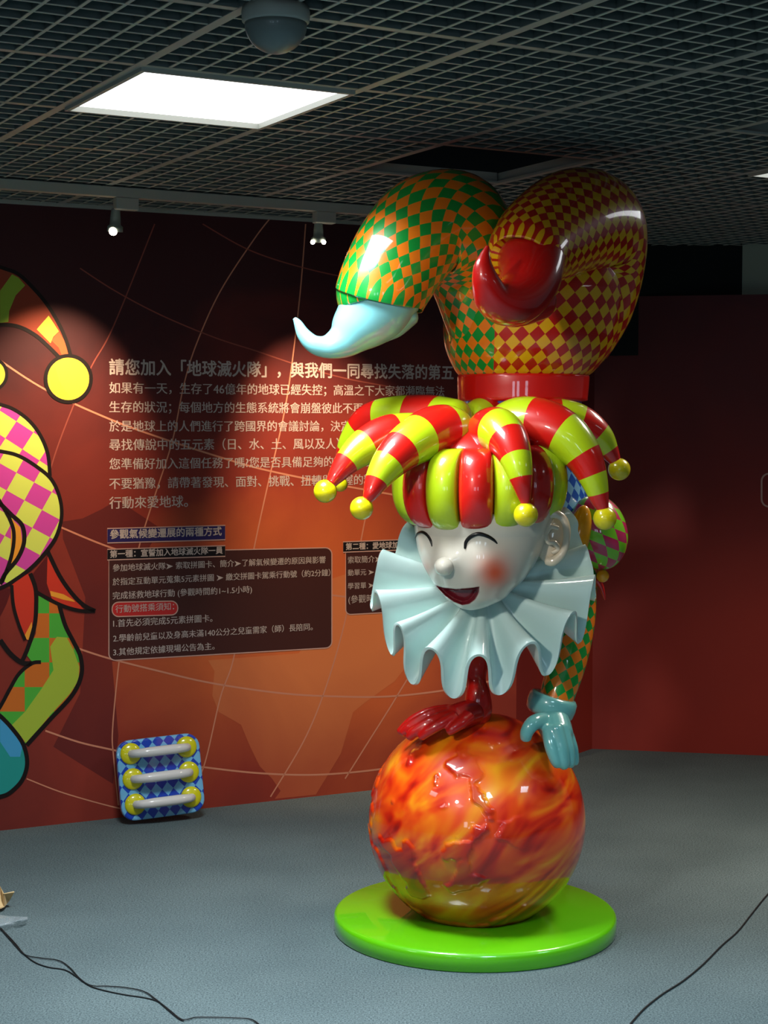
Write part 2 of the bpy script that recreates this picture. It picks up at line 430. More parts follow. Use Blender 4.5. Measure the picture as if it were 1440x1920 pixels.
text('2.學齡前兒童以及身高未滿140公分之兒童需家（師）長陪同。', 212, 1197, 586, .0018, bold=.008)
text('3.其他規定依據現場公告為主。', 212, 1223, 402, .0018, bold=.008)
text('第二種：愛地球加', 648, 1025, 746, .0026, bold=.022)
text('索取簡介➤ 挑選', 652, 1050, 743, .0018, bold=.008)
text('動單元 ➤', 652, 1074, 701, .0018, bold=.008)
text('學習單 ➤', 652, 1099, 701, .0018, bold=.008)
text('(參觀時間', 653, 1124, 714, .0018)

# printed jester on the mural (cropped by the picture edge)
def F5(l): return [(x / 2.909, 480 + y / 2.909) for x, y in l]
def F6(l): return [(x / 3.2, 1000 + y / 3.2) for x, y in l]
MP = {k: mat('print_' + k, c, .55, .3) for k, c in dict(rust=(150, 56, 30), lime=(150, 180, 50), yellowlime=(214, 214, 70), tip=(232, 92, 48), bell=(250, 208, 62), bellshade=(244, 182, 58), red=(206, 56, 36), deep=(90, 20, 22), orange=(236, 160, 50), teal=(36, 152, 144), blue=(70, 160, 208), green2=(90, 150, 50), lightgreen=(168, 190, 60)).items()}
M_MCK1 = checker('print_check_pink', (206, 70, 170), (212, 228, 100), 1, False)
M_MCK2 = checker('print_check_green', (78, 176, 60), (206, 110, 36), 1, False)
def fig(pts, m, k, **kw):
    return patch('printed_shape', pts, m, .0010 + k * .0002, **kw)
def ink(pts, w_, k, **kw): return ribbon('printed_outline', pts, w_, M_INK, .0010 + k * .0002, **kw)
H_out = [(-180, -10), (0, 60), (100, 100), (190, 185), (260, 270), (320, 370), (360, 460), (385, 545)]
H_in = [(330, 560), (260, 490), (190, 430), (100, 385), (0, 375), (-180, 395)]
fig(F5(H_out + H_in), MP['rust'], 0)
fig(F5([(65, 100), (100, 118), (137, 160), (85, 215), (50, 300), (45, 360), (0, 365), (0, 190)]), MP['lime'], 1)
fig(F5([(265, 325), (320, 410), (290, 440), (275, 475), (240, 440), (200, 400)]), MP['yellowlime'], 1)
fig(F5([(320, 410), (355, 470), (380, 545), (340, 552), (320, 500), (280, 460)]), MP['tip'], 1)
ink(F5(H_out), 7, 2); ink(F5(H_in), 7, 2)
circ = lambda cx, cy, r, ry=None: [(cx + r * math.cos(2 * PI * k / 40), cy + (ry or r) * math.sin(2 * PI * k / 40)) for k in range(40)]
fig(F5(circ(372, 670, 118, 120)), MP['bell'], 3); fig(F5([(265, 620), (300, 600), (320, 680), (380, 770), (330, 772), (280, 730)]), MP['bellshade'], 4)
ink(F5(circ(372, 670, 124, 126)), 7, 5, n=1, closed=True)
fig(F5(circ(-40, 645, 70, 76)), MP['yellowlime'], 3); ink(F5(circ(-40, 645, 76, 82)), 6, 5, n=1, closed=True)
P1 = [(-160, 770), (0, 810), (80, 840), (160, 900), (220, 980), (260, 1080), (272, 1200), (150, 1240), (0, 1150), (-160, 1100)]
P2 = [(-160, 1040), (0, 1065), (100, 1090), (200, 1150), (280, 1220), (325, 1320), (335, 1420), (310, 1520), (260, 1600), (180, 1690), (90, 1760), (0, 1810), (-160, 1850)]
fig(F5(P1), M_MCK1, 3, uvcell=38, uvrot=math.radians(33)); ink(F5(P1[:7]), 7, 4)
fig(F6([(285, 130), (350, 260), (420, 360), (500, 455), (400, 450), (310, 390), (280, 300)]), MP['red'], 4)
fig(F6([(300, 345), (380, 365), (440, 400), (450, 412), (380, 398), (305, 375)]), MP['orange'], 5)
fig(F6([(190, 250), (285, 130), (282, 300), (310, 390), (215, 340)]), MP['deep'], 3)
ink(F6([(270, 70), (300, 140), (360, 260), (430, 360), (500, 430), (570, 466)]), 8, 6)
ink(F6([(570, 466), (480, 464), (390, 440), (300, 400), (215, 350)]), 7, 6)
ARM = [(220, 370), (350, 430), (390, 550), (440, 650), (480, 740), (485, 850), (430, 970), (300, 1110), (160, 1270), (60, 1150), (0, 1100), (0, 1040), (60, 930), (110, 840), (190, 770), (160, 730), (215, 600)]
fig(F6(ARM), M_MCK2, 4, uvcell=46, uvrot=0)
fig(F6([(300, 680), (340, 620), (400, 625), (440, 700), (475, 800), (470, 880), (420, 960), (300, 1090), (160, 1262), (70, 1150), (150, 1070), (250, 930), (320, 820)]), MP['lightgreen'], 5)
ink(F6([(355, 430), (390, 550), (440, 650), (482, 740), (487, 850), (432, 970), (300, 1115), (160, 1270)]), 8, 7)
ink(F6([(245, 772), (190, 780), (115, 840), (60, 930), (0, 1040), (-60, 1120)]), 7, 7)
ink(F6([(0, 640), (60, 720), (130, 775), (190, 780)]), 9, 7)
fig(F6([(-100, 1060), (0, 1095), (80, 1180), (140, 1270), (160, 1380), (130, 1480), (60, 1550), (0, 1575), (-100, 1580)]), MP['teal'], 6)
fig(F6([(0, 1100), (80, 1185), (135, 1275), (120, 1340), (60, 1340), (0, 1250)]), MP['blue'], 7)
ink(F6([(-60, 1060), (0, 1095), (80, 1180), (140, 1270), (162, 1380), (132, 1480), (60, 1555), (0, 1580), (-60, 1590)]), 8, 8)
fig(F6([(-60, 380), (10, 330), (70, 330), (40, 420), (0, 500), (0, 640), (-60, 600)]), MP['deep'], 3)
fig(F6([(70, 310), (120, 262), (175, 240), (200, 320), (205, 400), (200, 520), (185, 590), (160, 640), (110, 520), (75, 400)]), MP['red'], 6)
fig(F6([(190, 530), (192, 560), (170, 640), (140, 625)]), MP['orange'], 7)
ink(F6([(180, 240), (212, 330), (216, 440), (205, 560), (165, 690), (130, 770)]), 8, 8)
ink(F6([(70, 310), (80, 430), (110, 540), (150, 640)]), 6, 8)
fig(F5(P2), M_MCK1, 9, uvcell=38, uvrot=math.radians(29)); ink(F5(P2[:13]), 7, 10)
fig(F5([(60, 1430), (110, 1480), (120, 1560), (95, 1640), (55, 1690)]), MP['orange'], 11)
ink(F5([(0, 1350), (60, 1410), (120, 1470), (130, 1560), (95, 1650), (30, 1730), (0, 1790)]), 8, 12)
ink(F5([(-20, 1310), (50, 1430), (75, 1520), (60, 1640), (10, 1780)]), 7, 12)

# outline of a printed panel on the right wall
rinv = wall_right.matrix_basis.inverted()
def onright(px, py, off=.001):
    d = ray(px, py); c = Vector((0, 0, CAMZ)); n = Vector((-RD.y, RD.x, 0)); t = (C2 - c).dot(n) / d.dot(n)
    q = rinv @ (c + d * t); q.y = -off; return q
bm = bmesh.new(); fr = rrect(1428, 888, 1560, 950, 888, 950, 14)
V = []
for i, p in enumerate(fr):
    a = fr[i - 1]; c = fr[(i + 1) % len(fr)]; dx, dy = c[0] - a[0], c[1] - a[1]; l = math.hypot(dx, dy)
    V.append((bm.verts.new(onright(p[0] - dy / l * 1.6, p[1] + dx / l * 1.6)), bm.verts.new(onright(p[0] + dy / l * 1.6, p[1] - dx / l * 1.6))))
for k in range(len(V)): a, b2 = V[k], V[(k + 1) % len(V)]; bm.faces.new((a[0], a[1], b2[1], b2[0]))
obj('printed_frame', bm, M_FR, wall_right, smooth=False)

# ------------------------------------------------------------------ ceiling
bm = bmesh.new(); add_box(bm, (0, 2.5, 2.95), (14, 15, .1)); ceiling = obj('ceiling', bm, M_PLEN, smooth=False); tag(ceiling, kind='structure')
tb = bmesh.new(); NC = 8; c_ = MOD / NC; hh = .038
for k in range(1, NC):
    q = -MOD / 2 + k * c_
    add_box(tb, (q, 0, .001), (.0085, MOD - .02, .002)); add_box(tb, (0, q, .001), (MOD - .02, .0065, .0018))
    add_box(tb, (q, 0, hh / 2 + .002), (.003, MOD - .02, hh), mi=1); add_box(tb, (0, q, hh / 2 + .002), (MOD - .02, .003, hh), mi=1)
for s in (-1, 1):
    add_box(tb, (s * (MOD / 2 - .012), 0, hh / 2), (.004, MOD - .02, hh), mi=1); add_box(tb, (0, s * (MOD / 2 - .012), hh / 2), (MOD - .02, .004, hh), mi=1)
proto = obj('ceiling_panel', tb, [M_RIB, M_WEB_SHADE], smooth=False); tile_me = proto.data; first = True
lights = {(i, j) for i, j, p in LIGHT_TILES}; holes = {(2, 2), (3, 0)}
run_u = bmesh.new(); add_box(run_u, (0, 0, .003), (MOD - .02, .022, .006)); add_box(run_u, (0, 0, .022), (MOD - .02, .003, .032))
ru = obj('ceiling_runner', run_u, M_METAL, smooth=False); run_me = ru.data
run_v = bmesh.new(); add_box(run_v, (0, 0, .003), (.026, MOD + .0, .008)); add_box(run_v, (0, 0, .022), (.003, MOD, .032))
rv = obj('ceiling_runner', run_v, M_METAL, smooth=False); runv_me = rv.data
bpy.data.objects.remove(ru); bpy.data.objects.remove(rv); bpy.data.objects.remove(proto)
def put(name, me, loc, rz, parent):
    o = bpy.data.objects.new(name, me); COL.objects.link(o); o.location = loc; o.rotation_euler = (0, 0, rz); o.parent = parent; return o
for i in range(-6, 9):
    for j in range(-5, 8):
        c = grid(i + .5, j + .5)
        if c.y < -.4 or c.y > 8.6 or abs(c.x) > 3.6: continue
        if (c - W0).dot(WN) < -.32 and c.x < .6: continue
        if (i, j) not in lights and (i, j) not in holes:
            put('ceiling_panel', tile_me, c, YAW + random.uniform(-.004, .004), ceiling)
        if c.y > .8:
            put('ceiling_runner', run_me, grid(i + .5, j), YAW, ceiling); put('ceiling_runner', runv_me, grid(i, j + .5), YAW, ceiling)

# ceiling lights (things)
M_DIFF = mat('lamp_diffuser', (240, 245, 250), .4, .3, emit=((.94, .97, 1.0), 3.0))
names = {(0, 1): 'bright square louvred ceiling light left of the jester sculpture', (4, 1): 'ceiling light cut by the right edge of the picture'}
for (i, j, pw) in LIGHT_TILES:
    if (i, j) not in names: nm = {(-4, 1): 'square ceiling light beyond the left edge of the picture', (0, -3): 'square ceiling light overhead close to the viewer', (4, -3): 'square ceiling light above and to the right of the viewer', (-4, -3): 'square ceiling light above and to the left of the viewer'}[(i, j)]
    else: nm = names[(i, j)]
    t = empty('ceiling_light', grid(i + .5, j + .5, 0)); t.rotation_euler = (0, 0, YAW); tag(t, nm, 'light')
    tag(t, group='square ceiling lights')
    bm = bmesh.new()
    for s in (-1, 1):
        add_box(bm, (s * .284, 0, .015), (.012, .58, .05)); add_box(bm, (0, s * .284, .015), (.56, .012, .05))
    obj('frame', bm, M_METAL, t, smooth=False)
    bm = bmesh.new(); add_box(bm, (0, 0, .008), (.556, .556, .006)); obj('diffuser', bm, M_DIFF, t, smooth=False)

# dome on the ceiling
dc = W(517, 20, 3.44); dc.z = CEIL
dome = empty('ceiling_dome', dc); tag(dome, 'grey hemispherical dome fixed under the ceiling grid beside the bright light', 'camera')
Rd = 58 * mpp(3.42)
M_DOME = mat('dome_grey', (110, 118, 114), .45, .5, .1)
bm = bmesh.new(); prof = [(Rd * 1.06, .0), (Rd * 1.1, -.012), (Rd * 1.08, -.03), (Rd * 1.0, -.034)]
rings_mesh(bm, [[Vector((r * math.cos(2 * PI * k / 40), r * math.sin(2 * PI * k / 40), z)) for k in range(40)] for r, z in prof]); obj('base_ring', bm, M_METAL, dome)
bm = bmesh.new(); rr = [[Vector((Rd * math.cos(a) * math.cos(2 * PI * k / 40), Rd * math.cos(a) * math.sin(2 * PI * k / 40), -.034 - Rd * .95 * math.sin(a))) for k in range(40)] for a in [q / 12 * PI / 2 * .995 for q in range(13)]]
rings_mesh(bm, rr); obj('dome_cover', bm, M_DOME, dome)

# lighting track and its two spotlights
ta = W(-420, 300, 5.3); tr0 = W(0, 332, 5.77)
zt = CEIL - .022; tr0.z = zt
TD = GU.copy()
tr = empty('lighting_track', tr0); tag(tr, 'long grey lighting track under the ceiling in front of the mural wall', 'track')
rz = math.atan2(TD.y, TD.x)
bm = bmesh.new(); add_box(bm, (.55, 0, 0), (3.6, .045, .034)); o = obj('rail', bm, M_METAL, tr, smooth=False); o.rotation_euler = (0, 0, rz)
M_LH = mat('lamp_head_grey', (120, 130, 124), .4, .5); M_GLOW = mat('lamp_glow', (255, 240, 220), .3, emit=((1, .88, .66), 26.0))
def spotlight(pxb, pyb, px_, py0, py1, label, tgt, two=False):
    # position on the track
    d = ray(pxb, pyb); c = Vector((0, 0, CAMZ)); n = Vector((-TD.y, TD.x, 0)); P = c + d * ((tr0 - c).dot(n) / d.dot(n)); P.z = zt - .017
    t = empty('track_spotlight', P); tag(t, label, 'spotlight', 'spotlights on the lighting track')
    bm = bmesh.new(); add_box(bm, (.0, 0, -.022), (.085, .04, .044)); o = obj('adapter', bm, M_METAL, t, smooth=False); o.rotation_euler = (0, 0, rz); bevel(o, .004)
    Y = P.y; a = W(px_, py0, Y) - P; z_ = W(px_, py1, Y) - P
    bm = bmesh.new(); tube(bm, [(Vector((a.x, a.y, -.03)), .006), (Vector((a.x, a.y, a.z)), .006)], seg=12, mode='v'); obj('stem', bm, M_LH, t)
    T = Vector(tgt) - (P + a); T.normalize(); ax = (Vector((z_.x - a.x, 0, z_.z - a.z)).normalized() * 1.0 + T * .15).normalized(); Ln = (z_ - a).length
    bm = bmesh.new(); tube(bm, [(a, .016), (a + ax * Ln * .35, .019), (a + ax * Ln * .62, .020), (a + ax * Ln * .7, .028), (a + ax * Ln * .92, .029)], seg=24, mode='v', rounded=(True, False)); obj('lamp_head', bm, M_LH, t)
    if two:
        for s in (-1, 1):
            bm = bmesh.new(); sphere(bm, a + ax * Ln * .93 + Vector((s * .021, -.024, 0)), .0085, 16, 10); obj('lamp_glow', bm, M_GLOW, t)
    else:
        bm = bmesh.new(); sphere(bm, a + ax * Ln * .93 + Vector((-.003, -.022, 0)), .015, 16, 10); obj('lamp_glow', bm, M_GLOW, t)
    src = P + z_ + T * .03
    spot('spotlight_lamp', src, tgt, 95, (1.0, .72, .45), 62, .95, .015)
    return t
spotlight(236, 355, 217, 394, 438, 'grey track spotlight nearer the printed jester, lamp lit', wallpt(95, 790))
spotlight(608, 385, 597, 418, 458, 'grey track spotlight nearer the sculpture shoe, two glints beside its head', wallpt(612, 900), True)

# wall angle trim along the mural top
tr3 = wall('trim_3', W0 + WN * .012, WD, WN, WALL_S1 + 3.6, CEIL - .012, CEIL + .004, M_METAL, start=-3.6, th=.012)

#STATUE#
# ------------------------------------------------------------------ jester sculpture
YB = 5.09
S0 = W(890, 1705, YB); S0.z = 0
st = empty('jester_sculpture', S0); tag(st, 'glossy painted jester doing a handstand on a fiery globe, green round base, knees near ceiling', 'sculpture')
def part(name, bm, m, smooth=True, label=None, parent=None):
    o = obj(name, bm, m, smooth=smooth); o.parent = parent or st
    if parent is None: o.matrix_parent_inverse = Matrix.Translation(S0).inverted()
    else: o.matrix_parent_inverse = Matrix()
    if label: o['label'] = label
    return o
def sub(name, bm, m, parent, label=None):
    o = obj(name, bm, m); o.parent = parent; o.matrix_parent_inverse = Matrix.Translation(S0).inverted() @ Matrix.Identity(4)
    o.matrix_parent_inverse = Matrix.Identity(4)
    if label: o['label'] = label
    return o

# base disc
bm = bmesh.new(); Rb = 263 * mpp(5.16); hb = .055
prof = [(Rb - .004, 0), (Rb, .004), (Rb, hb - .012), (Rb - .004, hb - .004), (Rb - .013, hb), (Rb * .5, hb)]
rings_mesh(bm, [[Vector((S0.x + r * math.cos(2 * PI * k / 128), S0.y + r * math.sin(2 * PI * k / 128), z)) for k in range(128)] for r, z in prof])
part('base_disc', bm, M_GREEN)

# globe
Rg = .335; GC = W(895, 1537, YB + .0); 
mg = gloss('fiery_globe', (220, 70, 20)); nt = mg.node_tree; b = nt.nodes['Principled BSDF']; L = nt.links.new
tc = nt.nodes.new('ShaderNodeTexCoord'); mp = nt.nodes.new('ShaderNodeMapping'); mp.vector_type = 'TEXTURE'; mp.inputs['Rotation'].default_value = (0, math.radians(-38), 0); mp.inputs['Scale'].default_value = (1.0, 1.0, .36)
mp.inputs['Location'].default_value = (.35, .2, .1)
nz = nt.nodes.new('ShaderNodeTexNoise'); nz.inputs['Scale'].default_value = 2.3; nz.inputs['Detail'].default_value = 2.2; nz.inputs['Distortion'].default_value = 2.6; nz.inputs['Roughness'].default_value = .45
cr = nt.nodes.new('ShaderNodeValToRGB'); el = cr.color_ramp.elements
el[0].position = .30; el[0].color = lin((150, 18, 8)); el[1].position = .74; el[1].color = lin((246, 168, 20))
for p_, c in ((.38, (206, 36, 8)), (.47, (228, 72, 10)), (.58, (236, 112, 14))): e = el.new(p_); e.color = lin(c)
at = nt.nodes.new('ShaderNodeAttribute'); at.attribute_name = 'paint'
mx = nt.nodes.new('ShaderNodeMix'); mx.data_type = 'RGBA'; mx.blend_type = 'MULTIPLY'; mx.inputs[7].default_value = (.72, .35, .3, 1)
L(tc.outputs['Object'], mp.inputs[0]); L(mp.outputs[0], nz.inputs['Vector']); L(nz.outputs['Fac'], cr.inputs[0]); L(cr.outputs[0], mx.inputs[6]); L(at.outputs['Fac'], mx.inputs[0]); L(mx.outputs[2], b.inputs['Base Color'])
bm = bmesh.new(); bmesh.ops.create_uvsphere(bm, u_segments=360, v_segments=240, radius=Rg)
pf = []
for v in bm.verts:
    n = v.co.normalized(); q = noise.noise(n * 2.9 + Vector((3.1, 1.7, 5.2))) + .38 * noise.noise(n * 7 + Vector((1, 9, 2))) + .12 * noise.noise(n * 17)
    reg = max(0, min(1, (-n.x * .9 - n.y * .75 - .25 * n.z - .28) * 3))
    t_ = max(0, min(1, (q - .17) / .07)) * reg; pf.append(t_); v.co = n * (Rg + .006 * t_)
    zb = hb - .002 - GC.z
    if v.co.z < zb: v.co *= zb / v.co.z if v.co.z < -1e-6 else 1
o = obj('globe', bm, mg, smooth=True); o.location = GC - S0; o.parent = st
a_ = o.data.attributes.new('paint', 'FLOAT', 'POINT'); a_.data.foreach_set('value', pf)

# ---- torso / pelvis as stacked sections
def sections(tab, seg, n, cells, cell_px, YR=.85):
    """tab: (y_px, cx, halfwidth_px, Y)"""
    rings = []; tab = crom(tab, n); acc = [0]
    for i, (y, cx, hw, Y) in enumerate(tab):
        c = W(cx, y, Y); r = hw * mpp(Y)
        rings.append([c + Vector((-r * math.sin(2 * PI * k / seg), r * YR * math.cos(2 * PI * k / seg), 0)) for k in range(seg)])
        if i: acc.append(acc[-1] + math.hypot(y - tab[i - 1][0], hw - tab[i - 1][2]) / cell_px)
    def uv(i, k): u = k / seg * cells; return (u + acc[i], u - acc[i])
    return rings, uv
bm = bmesh.new()
rings, uv = sections([(712, 982, 100, 5.2), (706, 982, 118, 5.2), (690, 985, 134, 5.2), (650, 992, 157, 5.2), (600, 999, 167, 5.2), (540, 1005, 170, 5.2), (480, 1005, 160, 5.22), (430, 1005, 120, 5.22), (405, 1005, 60, 5.22)], 96, 5, 36, 30)
rings_mesh(bm, rings, uv)
sx = W(925, 640, 5.05).x
bm.faces.ensure_lookup_table()
geo = bm.verts[:] + bm.edges[:] + bm.faces[:]
bmesh.ops.bisect_plane(bm, geom=geo, plane_co=(sx, 0, 0), plane_no=(1, 0, 0))
for f in bm.faces: f.material_index = 0 if f.calc_center_median().x < sx else 1
part('trousers', bm, [M_GO, M_RY])
bm = bmesh.new(); pxtube(bm, [(905, 610, 5.14, 66), (885, 540, 5.12, 72), (872, 480, 5.08, 88), (855, 425, 5.0, 100), (800, 425, 4.94, 96), (757, 470, 4.9, 92), (728, 520, 4.88, 88), (714, 550, 4.87, 85), (711, 559, 4.87, 82), (711, 562, 4.87, 74)], n=8, seg=64, cells=22, cell=.048, rounded=(True, False))
part('trouser_leg', bm, M_GO, label='green and orange diamond trouser leg')
bm = bmesh.new(); pxtube(bm, [(1060, 620, 5.2, 95), (1085, 560, 5.22, 104), (1100, 490, 5.22, 108), (1103, 430, 5.16, 106), (1070, 418, 5.02, 98), (1020, 445, 4.86, 88), (994, 468, 4.76, 78), (984, 486, 4.70, 72), (982, 490, 4.69, 62)], n=8, seg=64, cells=22, cell=.048, rounded=(True, False))
part('trouser_leg', bm, M_RY, label='red and yellow diamond trouser leg')
# shoes
bm = bmesh.new(); pxtube(bm, [(714, 552, 4.87, 76), (704, 574, 4.865, 70), (688, 594, 4.86, 62), (664, 618, 4.85, 48), (640, 640, 4.84, 33), (612, 650, 4.83, 22), (588, 645, 4.82, 17), (570, 628, 4.82, 13), (559, 607, 4.82, 8), (553, 598, 4.82, 4)], n=7, seg=40, mode='v')
sh = part('shoe', bm, M_CYAN, label='pale cyan curled shoe')
bm = bmesh.new(); pxtube(bm, [(752, 585, 4.88, 36), (735, 610, 4.87, 27), (718, 628, 4.86, 16)], n=6, seg=28, mode='v'); part('shoe_heel', bm, M_CYAN)
bm = bmesh.new(); pxtube(bm, [(996, 490, 4.70, 63), (993, 524, 4.64, 57), (975, 556, 4.57, 50), (948, 568, 4.5, 43), (924, 558, 4.45, 35), (911, 530, 4.42, 27), (906, 502, 4.41, 19), (909, 479, 4.41, 10), (914, 463, 4.41, 4)], n=7, seg=40, mode='v')
part('shoe', bm, M_DRED, label='dark red curled shoe')
bm = bmesh.new(); pxtube(bm, [(1005, 560, 4.66, 42), (965, 580, 4.58, 34), (935, 585, 4.53, 22)], n=6, seg=28, mode='v'); part('shoe_heel', bm, M_DRED)
# belt
bm = bmesh.new(); rings, uv = sections([(701, 981, 100, 5.2), (703, 981, 119, 5.2), (708, 981, 123, 5.2), (745, 980, 121, 5.2), (752, 980, 119, 5.2), (755, 980, 100, 5.2)], 96, 2, 36, 30)
rings_mesh(bm, rings, uv); part('belt', bm, M_RED)
# torso
bm = bmesh.new(); rings, uv = sections([(745, 978, 112, 5.2), (790, 975, 114, 5.22), (850, 975, 112, 5.24), (910, 985, 112, 5.26), (960, 995, 112, 5.26), (1020, 1000, 120, 5.24), (1090, 1000, 105, 5.2), (1130, 995, 50, 5.18)], 64, 5, 30, 28)
rings_mesh(bm, rings, uv); part('torso', bm, M_BL)
# puffed sleeve right, band and button
bm = bmesh.new(); c = W(1122, 998, 5.12); sphere(bm, c, 54 * mpp(5.12), 48, 32, (1, 1, 1.32), Matrix.Rotation(math.radians(-14), 3, 'Y'))
uvl = bm.loops.layers.uv.verify()
for f in bm.faces:
    for l in f.loops:
        q = (l.vert.co - c); l[uvl].uv = (math.atan2(q.x, -q.y) * 1.9 + .3 * q.z / .04, q.z / .032 + .5 * q.x / .04)
part('puffed_sleeve', bm, M_PL)
bm = bmesh.new(); c = W(1084, 1006, 5.04); sphere(bm, c, 30 * mpp(5.04), 32, 24, (.75, .6, 2.0), Matrix.Rotation(math.radians(12), 3, 'Y')); part('sleeve_lining', bm, M_ORY)
bm = bmesh.new(); sphere(bm, W(1130, 1080, 5.1), 12 * mpp(5.1), 20, 14); part('button', bm, M_ORY)
bm = bmesh.new(); pxtube(bm, [(1120, 1088, 5.12, 7), (1128, 1102, 5.12, 5), (1134, 1124, 5.12, 1.5)], n=4, seg=12, mode='v'); part('ribbon_tip', bm, M_RED)
bm = bmesh.new(); c = W(800, 1030, 5.2); sphere(bm, c, 52 * mpp(5.2), 32, 24, (1, 1, 1.2)); bm.free()
# arms
bm = bmesh.new(); pxtube(bm, [(1085, 1040, 5.16, 40), (1082, 1100, 5.14, 38), (1077, 1170, 5.1, 38), (1064, 1240, 5.05, 36), (1046, 1300, 5.02, 33), (1040, 1325, 5.01, 30)], n=6, seg=36, cells=9, cell=.042)
part('sleeve', bm, M_GO, label='green and orange diamond sleeve')
bm = bmesh.new(); pxtube(bm, [(905, 1080, 5.2, 34), (898, 1160, 5.14, 30), (893, 1240, 5.06, 24), (893, 1275, 5.04, 18), (896, 1300, 5.02, 23), (896, 1330, 5.02, 27), (890, 1352, 5.02, 24)], n=6, seg=32, mode='v')
part('sleeve', bm, M_RED, label='glossy red sleeve')

def hand(name, wrist, knuck, tips, thumb, m, label):
    """skinned glove: one vertex chain per finger, union by voxel remesh"""
    bm = bmesh.new()
    palm = [wrist] + [knuck]
    pxtube(bm, [wrist, ((wrist[0] + knuck[0]) / 2, (wrist[1] + knuck[1]) / 2, (wrist[2] + knuck[2]) / 2, (wrist[3] + knuck[3]) / 2 * 1.05), knuck], n=5, seg=20, mode='v')
    for t in tips: pxtube(bm, t, n=5, seg=16, mode='v')
    pxtube(bm, thumb, n=5, seg=16, mode='v')
    o = part(name, bm, m, label=label)
    r = o.modifiers.new('remesh', 'REMESH'); r.mode = 'VOXEL'; r.voxel_size = .0035; r.use_smooth_shade = True
    s = o.modifiers.new('smooth', 'SMOOTH'); s.factor = .5; s.iterations = 4
    return o
hand('glove', (1034, 1345, 4.97, 30), (1046, 1378, 4.91, 30),
     [[(1030, 1368, 4.89, 15), (1034, 1398, 4.865, 14), (1042, 1424, 4.86, 12), (1046, 1433, 4.865, 10)],
      [(1043, 1366, 4.88, 14), (1052, 1400, 4.865, 13), (1056, 1428, 4.865, 12), (1058, 1436, 4.87, 10)],
      [(1054, 1366, 4.90, 14), (1065, 1400, 4.885, 12), (1068, 1426, 4.885, 11), (1069, 1434, 4.89, 9)],
      [(1061, 1370, 4.93, 13), (1074, 1402, 4.915, 10), (1077, 1424, 4.92, 9), (1077, 1431, 4.92, 8)]],
     [(1022, 1350, 4.93, 16), (1000, 1356, 4.88, 15), (988, 1372, 4.87, 13), (986, 1384, 4.875, 11)], M_TEAL, 'teal glove gripping the globe')
bm = bmesh.new(); c = W(1034, 1322, 5.0); rot = Matrix.Rotation(math.radians(17), 3, 'Y'); Rc = 46 * mpp(5.0)
prof = [(Rc * .7, .030), (Rc * .9, .031), (Rc * 1.0, .022), (Rc * 1.02, 0), (Rc * .98, -.022), (Rc * .86, -.033), (Rc * .65, -.032)]
rings_mesh(bm, [[c + rot @ Vector((r * math.cos(2 * PI * k / 48), r * math.sin(2 * PI * k / 48), z)) for k in range(48)] for r, z in prof]); part('glove_cuff', bm, M_TEAL)
hand('glove', (888, 1335, 5.0, 25), (848, 1347, 4.95, 26),
     [[(850, 1340, 4.94, 13), (812, 1352, 4.92, 12), (778, 1372, 4.92, 11), (768, 1382, 4.925, 9)],
      [(848, 1334, 4.96, 13), (806, 1342, 4.95, 12), (770, 1362, 4.95, 11), (756, 1374, 4.955, 9)],
      [(850, 1332, 4.99, 13), (806, 1336, 4.985, 11), (772, 1352, 4.985, 10), (750, 1372, 4.99, 8)],
      [(852, 1345, 4.92, 12), (825, 1358, 4.90, 11), (802, 1372, 4.90, 10), (790, 1382, 4.905, 8)]],
     [(878, 1345, 4.93, 14), (864, 1356, 4.9, 12), (850, 1366, 4.885, 10), (842, 1372, 4.885, 8)], M_DRED, 'dark red glove gripping the globe')

# ---- head
head_tab = [(884, 850, 980), (900, 815, 1015), (925, 785, 1040), (950, 774, 1044), (985, 774, 1040), (1010, 777, 1028), (1035, 782, 1016), (1060, 792, 1002), (1085, 806, 984), (1105, 820, 962), (1120, 834, 948), (1131, 848, 928), (1139, 862, 908), (1143, 876, 892)]
MOUTH = [(813, 1095), (830, 1101), (855, 1104), (880, 1102), (899, 1099), (898, 1112), (891, 1124), (880, 1132), (866, 1134), (850, 1128), (834, 1117)]
def sdist(px, py, poly):
    ins = False; best = 1e9; n = len(poly)
    for k in range(n):
        x1, y1 = poly[k]; x2, y2 = poly[(k + 1) % n]
        if (y1 > py) != (y2 > py) and px < (x2 - x1) * (py - y1) / (y2 - y1) + x1: ins = not ins
        dx, dy = x2 - x1, y2 - y1; t_ = max(0, min(1, ((px - x1) * dx + (py - y1) * dy) / (dx * dx + dy * dy)))
        best = min(best, math.hypot(px - x1 - t_ * dx, py - y1 - t_ * dy))
    return best if ins else -best
YH = 4.86
bm = bmesh.new(); rings = []
tab = crom(head_tab, 16); NS = 320
for y, xl, xr in tab:
    c = W((xl + xr) / 2, y, YH - max(0, (y - 1000) / 143) * .06); r = (xr - xl) / 2 * mpp(YH - .1)
    rings.append([c + Vector((-r * math.sin(2 * PI * k / NS), r * 1.0 * math.cos(2 * PI * k / NS), 0)) for k in range(NS)])
rings_mesh(bm, rings)
bump = [((832, 1060), 26, .016, 1.0), ((833, 1048), 34, .012, 1), ((905, 1072), 44, .014, 1), ((800, 1070), 26, .008, 1), ((866, 1140), 26, .012, 1), ((835, 1015), 40, -.006, 1)]
paint = []; paint2 = []
